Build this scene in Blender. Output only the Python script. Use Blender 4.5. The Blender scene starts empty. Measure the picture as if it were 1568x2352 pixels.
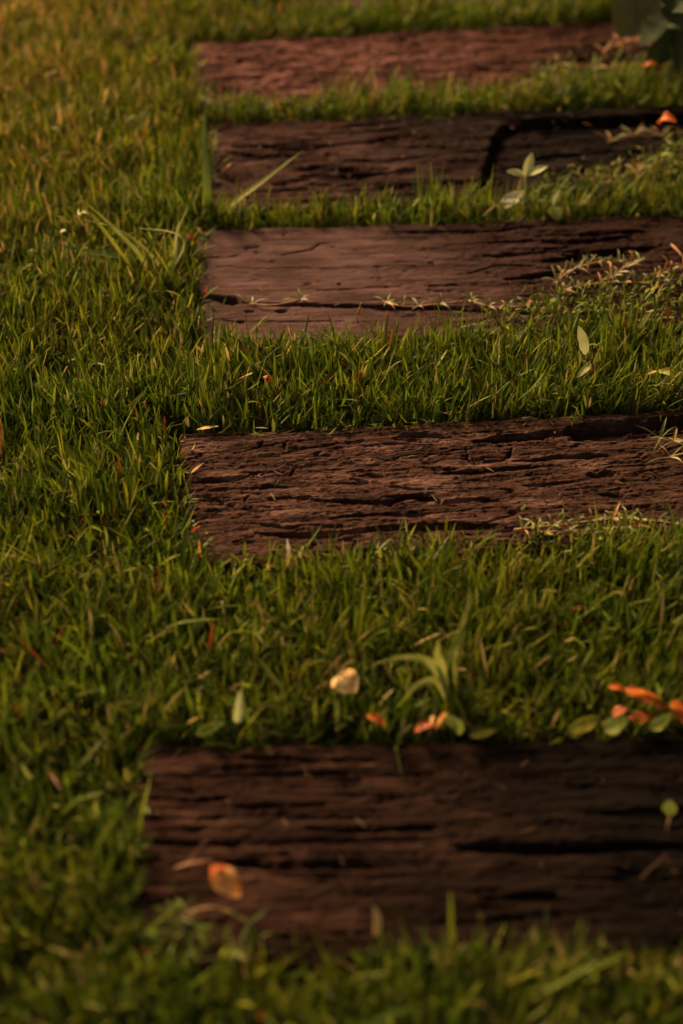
import bpy, math
import numpy as np

# ------------------------------------------------------------------ camera, sky, sun, exposure
scene = bpy.context.scene
col = scene.collection
CAM_H, PITCH, LENS, SENSOR = 1.08, math.radians(42.3), 50.0, 36.0

cam_data = bpy.data.cameras.new('camera')
cam = bpy.data.objects.new('camera', cam_data)
col.objects.link(cam)
cam.location = (0, 0, CAM_H)
cam.rotation_euler = (math.pi / 2 - PITCH, 0, 0)
cam_data.sensor_fit = 'VERTICAL'
cam_data.sensor_height = SENSOR
cam_data.lens = LENS
cam_data.clip_start, cam_data.clip_end = 0.05, 2000
cam_data.dof.use_dof = True
cam_data.dof.focus_distance = 1.67
cam_data.dof.aperture_fstop = 2.0
scene.camera = cam

SUN_AZ, SUN_EL = math.radians(-40), math.radians(36)     # azimuth from +Y towards +X: far left
world = bpy.data.worlds.new('World')
scene.world = world
world.use_nodes = True
wn = world.node_tree.nodes
sky_node = wn.new('ShaderNodeTexSky')
sky_node.sky_type = 'NISHITA'
sky_node.sun_disc = False
sky_node.sun_elevation = SUN_EL
sky_node.sun_rotation = SUN_AZ
sky_node.dust_density = 6.0
sky_node.ozone_density = 0.4
sky_node.air_density = 1.0
wn['Background'].inputs['Strength'].default_value = 0.12
tint = wn.new('ShaderNodeVectorMath')      # thin warm evening cloud over the whole sky
tint.operation = 'MULTIPLY'
tint.inputs[1].default_value = (1.0, 0.82, 0.52)
world.node_tree.links.new(sky_node.outputs[0], tint.inputs[0])
world.node_tree.links.new(tint.outputs[0], wn['Background'].inputs['Color'])

sun_data = bpy.data.lights.new('sun', 'SUN')
sun_data.energy = 4.5
sun_data.angle = math.radians(18)
sun_data.color = (1.0, 0.70, 0.36)
sun = bpy.data.objects.new('sun', sun_data)
col.objects.link(sun)
sun.rotation_euler = (math.pi / 2 - SUN_EL, 0, math.pi - SUN_AZ)

scene.view_settings.view_transform = 'Standard'
scene.view_settings.look = 'None'
scene.view_settings.gamma = 1.0
scene.view_settings.exposure = 1.30
scene.cycles.use_denoising = True
scene.cycles.max_bounces = 8
scene.cycles.transmission_bounces = 6
scene.cycles.transparent_max_bounces = 6

# ------------------------------------------------------------------ helpers
rng = np.random.default_rng(7)
FPX = LENS / SENSOR * 2352.0      # measurements below are in a 1568 x 2352 view of the place


def ray(px, py):
    x, y = (px - 784) / FPX, (py - 1176) / FPX
    s, c = math.sin(PITCH), math.cos(PITCH)
    return np.array([x, c - y * s, -s - y * c])


def on_z(px, py, z=0.0):
    d = ray(px, py)
    return np.array([0, 0, CAM_H]) + d * ((z - CAM_H) / d[2])


def on_y(px, py, Y):
    d = ray(px, py)
    return np.array([0, 0, CAM_H]) + d * (Y / d[1])


_perm = np.random.default_rng(11).permutation(512)
_perm = np.concatenate([_perm, _perm])
_ang = np.random.default_rng(12).uniform(0, 2 * np.pi, 512)
_gx, _gy = np.cos(_ang), np.sin(_ang)


def perlin(x, y, seed=0):
    x = np.asarray(x, float) + seed * 17.31
    y = np.asarray(y, float) + seed * 9.77
    xi, yi = np.floor(x).astype(int), np.floor(y).astype(int)
    xf, yf = x - xi, y - yi
    u = xf * xf * xf * (xf * (xf * 6 - 15) + 10)
    v = yf * yf * yf * (yf * (yf * 6 - 15) + 10)

    def g(a, b):
        k = _perm[(_perm[(xi + a) & 511] + yi + b) & 511]
        return _gx[k] * (xf - a) + _gy[k] * (yf - b)
    n0 = g(0, 0) * (1 - u) + g(1, 0) * u
    n1 = g(0, 1) * (1 - u) + g(1, 1) * u
    return (n0 * (1 - v) + n1 * v) * 1.41


def fbm(x, y, seed=0, octv=4, gain=0.5):
    s, a, t = 0, 1.0, 0
    for o in range(octv):
        s = s + a * perlin(x * 2 ** o, y * 2 ** o, seed + o * 3)
        t += a
        a *= gain
    return s / t


def sstep(a, b, x):
    t = np.clip((x - a) / (b - a), 0, 1)
    return t * t * (3 - 2 * t)


def seg_dist(U, V, pts):
    """distance to a polyline and the fraction along it"""
    best = np.full(U.shape, 1e9)
    frac = np.zeros(U.shape)
    pts = np.asarray(pts, float)
    n = len(pts) - 1
    for i in range(n):
        a, b = pts[i], pts[i + 1]
        d = b - a
        L2 = max(d @ d, 1e-12)
        t = np.clip(((U - a[0]) * d[0] + (V - a[1]) * d[1]) / L2, 0, 1)
        dd = np.hypot(U - a[0] - t * d[0], V - a[1] - t * d[1])
        m = dd < best
        best[m] = dd[m]
        frac[m] = ((i + t) / n)[m]
    return best, frac


def mesh_obj(name, verts, faces, mat, parent=None, smooth=True, colors=None):
    me = bpy.data.meshes.new(name)
    me.from_pydata([tuple(v) for v in verts], [], [tuple(f) for f in faces])
    if smooth:
        me.polygons.foreach_set('use_smooth', np.ones(len(me.polygons), bool))
    if mat:
        me.materials.append(mat)
    me.update()
    o = bpy.data.objects.new(name, me)
    col.objects.link(o)
    if parent:
        o.parent = parent
    return o


def big_mesh(name, verts, quads, tris, mat, colors=None, smooth=True):
    """fast path for large vertex arrays"""
    me = bpy.data.meshes.new(name)
    nq, nt = len(quads), len(tris)
    me.vertices.add(len(verts))
    me.vertices.foreach_set('co', np.ascontiguousarray(verts, np.float32).ravel())
    loops = np.concatenate([quads.ravel(), tris.ravel()]).astype(np.int32)
    me.loops.add(len(loops))
    me.loops.foreach_set('vertex_index', loops)
    me.polygons.add(nq + nt)
    st = np.concatenate([np.arange(nq) * 4, nq * 4 + np.arange(nt) * 3]).astype(np.int32)
    me.polygons.foreach_set('loop_start', st)
    if smooth:
        me.polygons.foreach_set('use_smooth', np.ones(nq + nt, bool))
    if colors is not None:
        at = me.attributes.new('blade_colour', 'FLOAT_COLOR', 'POINT')
        c4 = np.ones((len(verts), 4), np.float32)
        c4[:, :3] = colors
        at.data.foreach_set('color', c4.ravel())
    me.materials.append(mat)
    me.update(calc_edges=True)
    me.validate()
    o = bpy.data.objects.new(name, me)
    col.objects.link(o)
    return o


def tag(o, label=None, cat=None, group=None, kind=None):
    if label: o['label'] = label
    if cat: o['category'] = cat
    if group: o['group'] = group
    if kind: o['kind'] = kind
    return o


def empty(name, loc):
    o = bpy.data.objects.new(name, None)
    o.empty_display_size = 0.02
    o.location = tuple(loc)
    col.objects.link(o)
    return o


# ------------------------------------------------------------------ materials
def new_mat(name):
    m = bpy.data.materials.new(name)
    m.use_nodes = True
    nt = m.node_tree
    for n in list(nt.nodes):
        nt.nodes.remove(n)
    out = nt.nodes.new('ShaderNodeOutputMaterial')
    return m, nt, out


def N(nt, typ, **kw):
    n = nt.nodes.new(typ)
    for k, v in kw.items():
        if k in n.inputs:
            n.inputs[k].default_value = v
        else:
            setattr(n, k, v)
    return n


def leafy(nt, out, col_socket, rough=0.5, transl=0.35, spec=0.3, normal=None):
    p = N(nt, 'ShaderNodeBsdfPrincipled')
    p.inputs['Roughness'].default_value = rough
    p.inputs['Specular IOR Level'].default_value = spec
    t = N(nt, 'ShaderNodeBsdfTranslucent')
    mx = N(nt, 'ShaderNodeMixShader')
    mx.inputs[0].default_value = transl
    nt.links.new(col_socket, p.inputs['Base Color'])
    nt.links.new(col_socket, t.inputs['Color'])
    if normal:
        nt.links.new(normal, p.inputs['Normal'])
    nt.links.new(p.outputs[0], mx.inputs[1])
    nt.links.new(t.outputs[0], mx.inputs[2])
    nt.links.new(mx.outputs[0], out.inputs['Surface'])


def mat_grass():
    m, nt, out = new_mat('grass_blade')
    a = N(nt, 'ShaderNodeAttribute', attribute_name='blade_colour')
    tc = N(nt, 'ShaderNodeTexCoord')
    no = N(nt, 'ShaderNodeTexNoise', Scale=180.0, Detail=3.0)
    nt.links.new(tc.outputs['Object'], no.inputs['Vector'])
    mr = N(nt, 'ShaderNodeMapRange')
    mr.inputs['To Min'].default_value = 0.65
    mr.inputs['To Max'].default_value = 1.35
    nt.links.new(no.outputs[0], mr.inputs['Value'])
    mul = N(nt, 'ShaderNodeVectorMath', operation='SCALE')
    nt.links.new(a.outputs['Color'], mul.inputs[0])
    nt.links.new(mr.outputs[0], mul.inputs['Scale'])
    leafy(nt, out, mul.outputs[0], 0.5, 0.36, 0.16)
    return m


_leaf_mats = {}


def mat_leaf(key, c1, c2, rough=0.5, transl=0.3, scale=60.0, c3=None):
    if key in _leaf_mats:
        return _leaf_mats[key]
    m, nt, out = new_mat('leaf_' + key)
    tc = N(nt, 'ShaderNodeTexCoord')
    no = N(nt, 'ShaderNodeTexNoise', Scale=scale, Detail=5.0)
    nt.links.new(tc.outputs['Object'], no.inputs['Vector'])
    r = N(nt, 'ShaderNodeValToRGB')
    r.color_ramp.elements[0].position, r.color_ramp.elements[1].position = 0.35, 0.65
    r.color_ramp.elements[0].color = (*c1, 1)
    r.color_ramp.elements[1].color = (*c2, 1)
    if c3:
        e = r.color_ramp.elements.new(0.75)
        e.color = (*c3, 1)
    nt.links.new(no.outputs[0], r.inputs[0])
    no2 = N(nt, 'ShaderNodeTexNoise', Scale=600.0, Detail=3.0)
    nt.links.new(tc.outputs['Object'], no2.inputs['Vector'])
    bp = N(nt, 'ShaderNodeBump')
    bp.inputs['Strength'].default_value = 0.25
    bp.inputs['Distance'].default_value = 0.0008
    nt.links.new(no2.outputs[0], bp.inputs['Height'])
    leafy(nt, out, r.outputs[0], rough, transl, 0.3, bp.outputs[0])
    _leaf_mats[key] = m
    return m


def mat_wood(name, dark, mid, pale, damp, pale_amt=0.5, end_shade_u=(0.45, 1.1), bump=0.6):
    """weathered timber, grain along local X; damp = right-end colour, darker wood with light falloff painted in"""
    m, nt, out = new_mat(name)
    tc = N(nt, 'ShaderNodeTexCoord')
    mp = N(nt, 'ShaderNodeMapping')
    mp.inputs['Scale'].default_value = (4.5, 190, 60)
    nt.links.new(tc.outputs['Object'], mp.inputs['Vector'])
    grain = N(nt, 'ShaderNodeTexNoise', Scale=1.0, Detail=8.0, Roughness=0.65, Distortion=0.4)
    nt.links.new(mp.outputs[0], grain.inputs['Vector'])
    mp2 = N(nt, 'ShaderNodeMapping')
    mp2.inputs['Scale'].default_value = (12, 40, 14)
    nt.links.new(tc.outputs['Object'], mp2.inputs['Vector'])
    blot = N(nt, 'ShaderNodeTexNoise', Scale=1.0, Detail=6.0, Roughness=0.6)
    nt.links.new(mp2.outputs[0], blot.inputs['Vector'])
    r1 = N(nt, 'ShaderNodeValToRGB')
    r1.color_ramp.elements[0].position, r1.color_ramp.elements[1].position = 0.32, 0.68
    r1.color_ramp.elements[0].color = (*dark, 1)
    r1.color_ramp.elements[1].color = (*mid, 1)
    nt.links.new(grain.outputs[0], r1.inputs[0])
    r2 = N(nt, 'ShaderNodeValToRGB')
    lo = 0.62 - 0.22 * pale_amt
    r2.color_ramp.elements[0].position, r2.color_ramp.elements[1].position = lo, lo + 0.2
    nt.links.new(blot.outputs[0], r2.inputs[0])
    mix = N(nt, 'ShaderNodeMix', data_type='RGBA')
    mix.inputs[7].default_value = (*pale, 1)
    nt.links.new(r2.outputs[0], mix.inputs[0])
    nt.links.new(r1.outputs[0], mix.inputs[6])
    mpf = N(nt, 'ShaderNodeMapping')
    mpf.inputs['Scale'].default_value = (6, 480, 120)
    nt.links.new(tc.outputs['Object'], mpf.inputs['Vector'])
    fine = N(nt, 'ShaderNodeTexNoise', Scale=1.0, Detail=5.0, Roughness=0.7)
    nt.links.new(mpf.outputs[0], fine.inputs['Vector'])
    rf = N(nt, 'ShaderNodeValToRGB')
    rf.color_ramp.elements[0].position, rf.color_ramp.elements[1].position = 0.30, 0.72
    rf.color_ramp.elements[0].color = (0.45, 0.42, 0.40, 1)
    rf.color_ramp.elements[1].color = (1.7, 1.65, 1.6, 1)
    nt.links.new(fine.outputs[0], rf.inputs[0])
    fm = N(nt, 'ShaderNodeMix', data_type='RGBA', blend_type='MULTIPLY')
    fm.inputs[0].default_value = 1.0
    nt.links.new(mix.outputs[2], fm.inputs[6])
    nt.links.new(rf.outputs[0], fm.inputs[7])
    # darker wood plus painted-in light falloff towards the shrub end
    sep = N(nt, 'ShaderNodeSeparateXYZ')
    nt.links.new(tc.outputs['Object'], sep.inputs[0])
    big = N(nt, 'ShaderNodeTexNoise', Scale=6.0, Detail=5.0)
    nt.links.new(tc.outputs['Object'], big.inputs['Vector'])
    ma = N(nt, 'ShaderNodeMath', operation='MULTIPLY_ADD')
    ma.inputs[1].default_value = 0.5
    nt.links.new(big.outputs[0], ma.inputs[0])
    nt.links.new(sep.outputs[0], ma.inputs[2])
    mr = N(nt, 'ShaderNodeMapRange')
    mr.inputs['From Min'].default_value = end_shade_u[0] + 0.25
    mr.inputs['From Max'].default_value = end_shade_u[1] + 0.25
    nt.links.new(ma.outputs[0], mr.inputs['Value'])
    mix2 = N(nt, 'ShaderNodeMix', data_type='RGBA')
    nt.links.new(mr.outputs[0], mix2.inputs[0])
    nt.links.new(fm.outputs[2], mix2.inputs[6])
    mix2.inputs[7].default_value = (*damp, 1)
    # fine fibre relief
    mp3 = N(nt, 'ShaderNodeMapping')
    mp3.inputs['Scale'].default_value = (18, 420, 100)
    nt.links.new(tc.outputs['Object'], mp3.inputs['Vector'])
    fib = N(nt, 'ShaderNodeTexNoise', Scale=1.0, Detail=6.0, Roughness=0.6)
    nt.links.new(mp3.outputs[0], fib.inputs['Vector'])
    mp4 = N(nt, 'ShaderNodeMapping')
    mp4.inputs['Scale'].default_value = (110, 260, 110)
    nt.links.new(tc.outputs['Object'], mp4.inputs['Vector'])
    crumb = N(nt, 'ShaderNodeTexNoise', Scale=1.0, Detail=6.0, Roughness=0.7)
    nt.links.new(mp4.outputs[0], crumb.inputs['Vector'])
    ad = N(nt, 'ShaderNodeMath', operation='ADD')
    nt.links.new(fib.outputs[0], ad.inputs[0])
    nt.links.new(crumb.outputs[0], ad.inputs[1])
    bp = N(nt, 'ShaderNodeBump')
    bp.inputs['Strength'].default_value = bump
    bp.inputs['Distance'].default_value = 0.003
    nt.links.new(ad.outputs[0], bp.inputs['Height'])
    p = N(nt, 'ShaderNodeBsdfPrincipled')
    p.inputs['Roughness'].default_value = 0.9
    p.inputs['Specular IOR Level'].default_value = 0.06
    nt.links.new(mix2.outputs[2], p.inputs['Base Color'])
    nt.links.new(bp.outputs[0], p.inputs['Normal'])
    nt.links.new(p.outputs[0], out.inputs['Surface'])
    return m


def mat_soil():
    m, nt, out = new_mat('soil')
    tc = N(nt, 'ShaderNodeTexCoord')
    no = N(nt, 'ShaderNodeTexNoise', Scale=90.0, Detail=8.0, Roughness=0.7)
    nt.links.new(tc.outputs['Object'], no.inputs['Vector'])
    r = N(nt, 'ShaderNodeValToRGB')
    r.color_ramp.elements[0].position, r.color_ramp.elements[1].position = 0.35, 0.7
    r.color_ramp.elements[0].color = (0.018, 0.014, 0.008, 1)
    r.color_ramp.elements[1].color = (0.05, 0.045, 0.018, 1)
    nt.links.new(no.outputs[0], r.inputs[0])
    bp = N(nt, 'ShaderNodeBump')
    bp.inputs['Distance'].default_value = 0.004
    nt.links.new(no.outputs[0], bp.inputs['Height'])
    p = N(nt, 'ShaderNodeBsdfPrincipled')
    p.inputs['Roughness'].default_value = 0.95
    nt.links.new(r.outputs[0], p.inputs['Base Color'])
    nt.links.new(bp.outputs[0], p.inputs['Normal'])
    nt.links.new(p.outputs[0], out.inputs['Surface'])
    return m


M_GRASS = mat_grass()

# ------------------------------------------------------------------ ground
TOP = 0.03           # height of the sleepers' faces above the soil
ground_v, ground_f = [], []
rings = [-400, -60, -12, -4, -1.5, 0, 1.5, 3, 4.5, 8, 16, 60, 400]
for yv in rings:
    for xv in rings:
        ground_v.append((xv, yv + 1.5, -0.004))
n = len(rings)
for j in range(n - 1):
    for i in range(n - 1):
        ground_f.append((j * n + i, j * n + i + 1, (j + 1) * n + i + 1, (j + 1) * n + i))
tag(mesh_obj('ground', ground_v, ground_f, mat_soil(), smooth=False), 'dark soil under the lawn', None, None, 'structure')

# ------------------------------------------------------------------ sleepers
sleepers = []        # dicts: origin, ex, ey, L, W


def make_sleeper(label, fl, fr, nl, length, mat, seed, grain=0.0012, flake=0.002, ridge=0.003, ridge_f=(4, 40), ridge_w=0.06,
                 grooves=(), pits=(), recess=None, smooth_left=0.0, res=(420, 130), edge=0.006, tilt=0.0, top=TOP):
    """fl, fr: far-left corner and a second point of the far edge; nl: near-left corner (all in the measured view)"""
    A, B, C = on_z(*fl, top), on_z(*fr, top), on_z(*nl, top)
    ex = (B - A)[:2]
    ex /= np.linalg.norm(ex)
    ey = np.array([-ex[1], ex[0]])
    W = float((A - C)[:2] @ ey)
    O = A[:2] - ey * W
    skew = float((C[:2] - O) @ ex)

    def loc(p):
        q = on_z(p[0], p[1], top)[:2] - O
        return np.array([q @ ex, q @ ey])
    nu, nv = res
    u = np.linspace(0, 1, nu)
    v = np.linspace(0, 1, nv)
    U0, V0 = np.meshgrid(u * length, v * W, indexing='ij')
    # ragged outline
    far = W + 0.006 * fbm(U0 * 9, U0 * 0 + 3, seed) + 0.002 * fbm(U0 * 40, U0 * 0, seed + 1)
    near = 0.004 * fbm(U0 * 9, U0 * 0 + 8, seed + 2)
    V = near + (far - near) * (V0 / W)
    U = U0 + (1 - U0 / length) * 0.003 * fbm(V0 * 40, V0 * 0, seed + 4) + (U0 / length) * 0.01 * fbm(V0 * 20, V0 * 0, seed + 5)
    U = U + skew * (1 - V0 / W) * (1 - U0 / length)
    wu = U + 0.006 * fbm(U * 22, V * 40, seed + 6)
    wv = V + 0.003 * fbm(U * 7, V * 26, seed + 7) + 0.0009 * fbm(U * 34, V * 120, seed + 8)
    amt = 1 - smooth_left * (1 - sstep(0.15, 0.55, U + 0.12 * fbm(U * 5, V * 12, seed + 9)))
    h = grain * fbm(U * 16, wv * 240, seed + 10, 3, 0.7)
    h = h + 0.5 * grain * fbm(U * 90, wv * 420, seed + 11, 2, 0.7)
    h = h + 0.0022 * fbm(U * 3, V * 9, seed + 12, 3)
    fl_n = fbm(wu * 12, wv * 70, seed + 13, 5, 0.62)
    for k, thr in enumerate((-0.2, 0.0, 0.18)):
        h = h + flake * amt * (sstep(thr - 0.012, thr + 0.012, fl_n) - 0.5)
    # small crumbling pits
    pm = sstep(-0.1, 0.3, fbm(U * 7, V * 16, seed + 16))
    cr = fbm(wu * 24, wv * 210, seed + 15, 4, 0.65)
    h = h - 0.0032 * (0.15 + 0.85 * amt) * pm * sstep(0.15, 0.21, cr)
    rd = np.abs(perlin(wu * 9, wv * 95, seed + 17))
    h = h - 0.0035 * (0.2 + 0.8 * amt) * sstep(-0.05, 0.2, fbm(U * 8, V * 22, seed + 18)) * np.clip(1 - rd / 0.05, 0, 1)
    h = h + 0.0007 * amt * fbm(U * 160, V * 320, seed + 19, 2)
    rd = np.abs(perlin(wu * ridge_f[0], wv * ridge_f[1], seed + 20))
    ms = sstep(-0.15, 0.25, fbm(U * 5, V * 14, seed + 21))
    h = h - ridge * amt * ms * np.clip(1 - rd / ridge_w, 0, 1) ** 1.2
    rd = np.abs(perlin(wu * ridge_f[0] * 1.7, wv * ridge_f[1] * 2.3, seed + 24))
    ms = sstep(-0.1, 0.25, fbm(U * 6, V * 20, seed + 25))
    h = h - 0.6 * ridge * amt * ms * np.clip(1 - rd / (ridge_w * 1.2), 0, 1)
    for g in grooves:
        pts, hw, dep = [loc(p) for p in g[0]], g[1], g[2]
        d, fr_ = seg_dist(wu, wv, pts)
        w = hw * (0.45 + 0.9 * np.clip(fr_ * 6, 0, 1) * np.clip((1 - fr_) * 6, 0, 1)) * (1 + 0.5 * fbm(U * 45, V * 20, seed + 31))
        h = h - dep * (1 - sstep(0.45, 1.15, d / np.maximum(w, 1e-5)))
    for (px, py, r, dep) in pits:
        c = loc((px, py))
        d = np.hypot((wu - c[0]) / 2.0, wv - c[1])
        h = h - dep * (1 - sstep(0.5 * r, 1.1 * r, d))
    if recess:
        poly = [loc(p) for p in recess['edge']]
        # height of the step's outline as distance on its inner side
        d, _ = seg_dist(wu, wv, poly)
        xs = np.array([p[0] for p in poly])
        vs = np.array([p[1] for p in poly])
        order = np.argsort(xs)
        lim = np.interp(U, xs[order], vs[order], left=-9)
        inside = (V < lim) & (U > xs.min())
        sd = np.where(inside, d, -d)
        sd = sd + 0.003 * fbm(U * 30, V * 30, seed + 33) + 0.0015 * fbm(U * 90, V * 90, seed + 34)
        h = h - recess['depth'] * sstep(-0.006, 0.009, sd) * (1 - 0.55 * sstep(0.02, 0.12, sd))
        h = h - recess.get('gutter', 0) * sstep(0.0, 0.003, sd) * (1 - sstep(0.004, 0.010, sd))
    # worn arrises
    de = np.minimum(np.minimum(V - near, far - V), U - skew * (1 - V0 / W))
    h = h - edge * np.exp(-np.maximum(de, 0) / 0.004) * (0.7 + 0.6 * fbm(U * 30, V * 30, seed + 40))
    h = h + tilt * (V0 / W - 0.5)
    verts = np.stack([U, V, h], -1).reshape(-1, 3)
    idx = np.arange(nu * nv).reshape(nu, nv)
    quads = np.stack([idx[:-1, :-1], idx[1:, :-1], idx[1:, 1:], idx[:-1, 1:]], -1).reshape(-1, 4)
    # sides down into the soil
    loop = np.concatenate([idx[:, 0], idx[-1, 1:], idx[-2::-1, -1], idx[0, -2:0:-1]])
    low = verts[loop].copy()
    low[:, 2] = -0.14
    base = len(verts)
    m_ = len(loop)
    k = np.arange(m_)
    side = np.stack([loop, base + k, base + (k + 1) % m_, loop[(k + 1) % m_]], -1)
    verts = np.concatenate([verts, low])
    quads = np.concatenate([quads, side])
    o = big_mesh('wooden_sleeper', verts, quads, np.zeros((0, 3), int), mat)
    o.location = (O[0], O[1], top)
    o.rotation_euler = (0, 0, math.atan2(ex[1], ex[0]))
    tag(o, label, 'sleeper', 'wooden sleepers laid across the lawn')
    sleepers.append(dict(O=O, ex=ex, ey=ey, L=length, W=W, top=top, skew=skew))
    return o


# colours: each timber has weathered differently; the last colour paints in right-end shade
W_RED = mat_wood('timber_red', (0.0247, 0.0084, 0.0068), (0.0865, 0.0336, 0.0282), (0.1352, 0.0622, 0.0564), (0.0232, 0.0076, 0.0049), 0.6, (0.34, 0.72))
W_DARK = mat_wood('timber_dark', (0.0092, 0.0040, 0.0036), (0.0459, 0.0198, 0.0170), (0.0842, 0.0412, 0.0388), (0.0061, 0.0031, 0.0028), 0.35, (0.16, 0.50), 0.9)  # right-end shade starts early, painting the notch floor darker
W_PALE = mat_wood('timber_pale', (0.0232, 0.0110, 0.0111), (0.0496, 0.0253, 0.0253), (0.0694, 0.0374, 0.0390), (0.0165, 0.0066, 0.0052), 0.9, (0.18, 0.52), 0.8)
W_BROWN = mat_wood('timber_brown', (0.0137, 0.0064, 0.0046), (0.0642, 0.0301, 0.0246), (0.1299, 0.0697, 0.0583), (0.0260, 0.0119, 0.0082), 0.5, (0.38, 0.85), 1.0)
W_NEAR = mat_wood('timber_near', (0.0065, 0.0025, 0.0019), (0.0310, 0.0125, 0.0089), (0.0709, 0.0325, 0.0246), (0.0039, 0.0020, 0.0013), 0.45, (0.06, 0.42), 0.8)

make_sleeper('farthest wooden sleeper, only a sliver showing at the top edge', (700, -110), (1240, -140), (728, 26), 0.62, W_PALE, 90,
             res=(160, 60))
make_sleeper('reddish flaky sleeper, farthest one fully in view, running under the dark shrub', (440, 98), (1400, 46), (463, 248), 0.86, W_RED, 21,
             flake=0.002, ridge=0.008, ridge_f=(9, 30), ridge_w=0.1, res=(340, 110),
             grooves=[([(500, 101), (545, 95), (620, 93)], .003, .006), ([(1130, 95), (1190, 93)], .004, .006),
                      ([(1250, 75), (1330, 70), (1400, 60)], .004, .01), ([(1240, 150), (1330, 140), (1400, 125)], .006, .012),
                      ([(1290, 115), (1420, 100)], .006, .01)])
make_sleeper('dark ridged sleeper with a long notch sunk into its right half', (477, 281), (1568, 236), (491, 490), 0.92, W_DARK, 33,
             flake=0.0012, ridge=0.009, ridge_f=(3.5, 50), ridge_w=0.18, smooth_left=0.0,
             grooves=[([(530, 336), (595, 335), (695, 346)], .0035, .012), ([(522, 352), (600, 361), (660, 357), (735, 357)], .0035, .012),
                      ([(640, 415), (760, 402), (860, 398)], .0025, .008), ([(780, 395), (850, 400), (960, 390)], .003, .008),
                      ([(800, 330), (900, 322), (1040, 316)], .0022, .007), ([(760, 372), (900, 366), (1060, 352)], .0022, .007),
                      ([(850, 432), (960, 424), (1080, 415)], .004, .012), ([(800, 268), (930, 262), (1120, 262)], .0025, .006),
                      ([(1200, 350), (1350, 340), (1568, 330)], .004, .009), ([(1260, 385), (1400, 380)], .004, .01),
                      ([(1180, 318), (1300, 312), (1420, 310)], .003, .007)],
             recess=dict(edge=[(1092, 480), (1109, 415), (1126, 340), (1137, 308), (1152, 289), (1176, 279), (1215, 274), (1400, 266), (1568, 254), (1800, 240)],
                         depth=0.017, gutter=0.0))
make_sleeper('pale smooth sleeper with a long dark split along its front edge', (452, 526), (1490, 494), (463, 794), 0.95, W_PALE, 47,
             grain=0.0008, flake=0.0016, ridge=0.007, ridge_f=(5, 32), smooth_left=0.86, res=(460, 150),
             grooves=[([(448, 680), (511, 686), (556, 693)], .0058, .024), ([(545, 692), (654, 700), (731, 701), (845, 704), (909, 708), (1064, 711), (1150, 714)], .0030, .022),
                      ([(481, 730), (538, 738), (635, 737), (717, 737), (800, 740)], .0010, .006), ([(545, 738), (562, 738)], .0026, .01),
                      ([(467, 615), (525, 611), (569, 617), (621, 617), (679, 615), (772, 617), (900, 611)], .0011, .004),
                      ([(602, 554), (659, 550)], .0010, .003), ([(643, 585), (717, 572), (733, 560), (758, 557)], .0014, .004),
                      ([(560, 570), (598, 566)], .002, .003), ([(470, 592), (530, 588), (556, 583)], .0012, .003),
                      ([(717, 665), (777, 664), (845, 659), (940, 658)], .0012, .005), ([(975, 657), (1060, 653)], .0022, .006),
                      ([(1079, 628), (1134, 611), (1234, 611)], .0022, .009), ([(1084, 591), (1264, 576), (1384, 581)], .0022, .009),
                      ([(889, 533), (1134, 533), (1234, 518)], .003, .007), ([(1254, 600), (1400, 580), (1519, 566)], .006, .013),
                      ([(784, 612), (1000, 610)], .0012, .004), ([(1160, 642), (1240, 632), (1330, 625)], .004, .01),
                      ([(1120, 560), (1220, 552), (1330, 556), (1450, 545)], .003, .008), ([(1330, 545), (1480, 530)], .003, .007)],
             pits=[(569, 573, .002, .004), (590, 579, .002, .004), (623, 601, .0015, .005), (709, 650, .003, .004), (572, 713, .004, .005),
                   (648, 713, .004, .005), (605, 533, .0016, .004), (652, 538, .0016, .004), (746, 531, .002, .003), (494, 662, .0018, .004),
                   (582, 641, .0018, .003), (780, 652, .0025, .004), (765, 566, .002, .004), (990, 602, .003, .005), (928, 622, .002, .004)])
make_sleeper('brown cracked sleeper with a flaking face and a hollow along its far edge', (411, 996), (1568, 936), (435, 1300), 0.86, W_BROWN, 58,
             grain=0.0018, flake=0.0011, ridge=0.007, ridge_f=(5, 34), ridge_w=0.045, res=(620, 230),
             grooves=[([(655, 1139), (750, 1149), (894, 1154), (934, 1139), (994, 1142), (1014, 1154), (1064, 1147), (1144, 1150)], .0026, .011),
                      ([(590, 1224), (695, 1230), (790, 1222), (909, 1210), (1034, 1209), (1134, 1207)], .0042, .014),
                      ([(580, 1199), (665, 1209), (700, 1202), (784, 1207)], .0022, .006), ([(784, 1184), (949, 1184), (984, 1179)], .0022, .008),
                      ([(1090, 1013), (1200, 1003), (1304, 991)], .0040, .009), ([(1300, 992), (1340, 985), (1454, 974), (1700, 958)], .0085, .016),
                      ([(1310, 1008), (1420, 1000), (1568, 990)], .007, .009),
                      ([(904, 1002), (984, 997), (1034, 1002)], .003, .006), ([(1069, 1029), (1074, 1056), (1124, 1059), (1154, 1057), (1169, 1047), (1171, 1029)], .0018, .007),
                      ([(804, 1094), (844, 1087), (894, 1094)], .0022, .006), ([(530, 1107), (590, 1087), (645, 1082), (670, 1092), (680, 1072), (650, 1057)], .0014, .004),
                      ([(596, 1025), (602, 1012)], .0014, .005), ([(655, 1028), (658, 1015)], .0014, .005), ([(560, 1150), (575, 1135)], .0014, .004),
                      ([(1000, 1085), (1130, 1080), (1240, 1072)], .002, .006), ([(1180, 1060), (1280, 1048), (1400, 1045)], .003, .006),
                      ([(1344, 1092), (1410, 1085)], .004, .007), ([(1380, 1135), (1430, 1138)], .003, .006), ([(1200, 1115), (1330, 1105)], .002, .005)])
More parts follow.
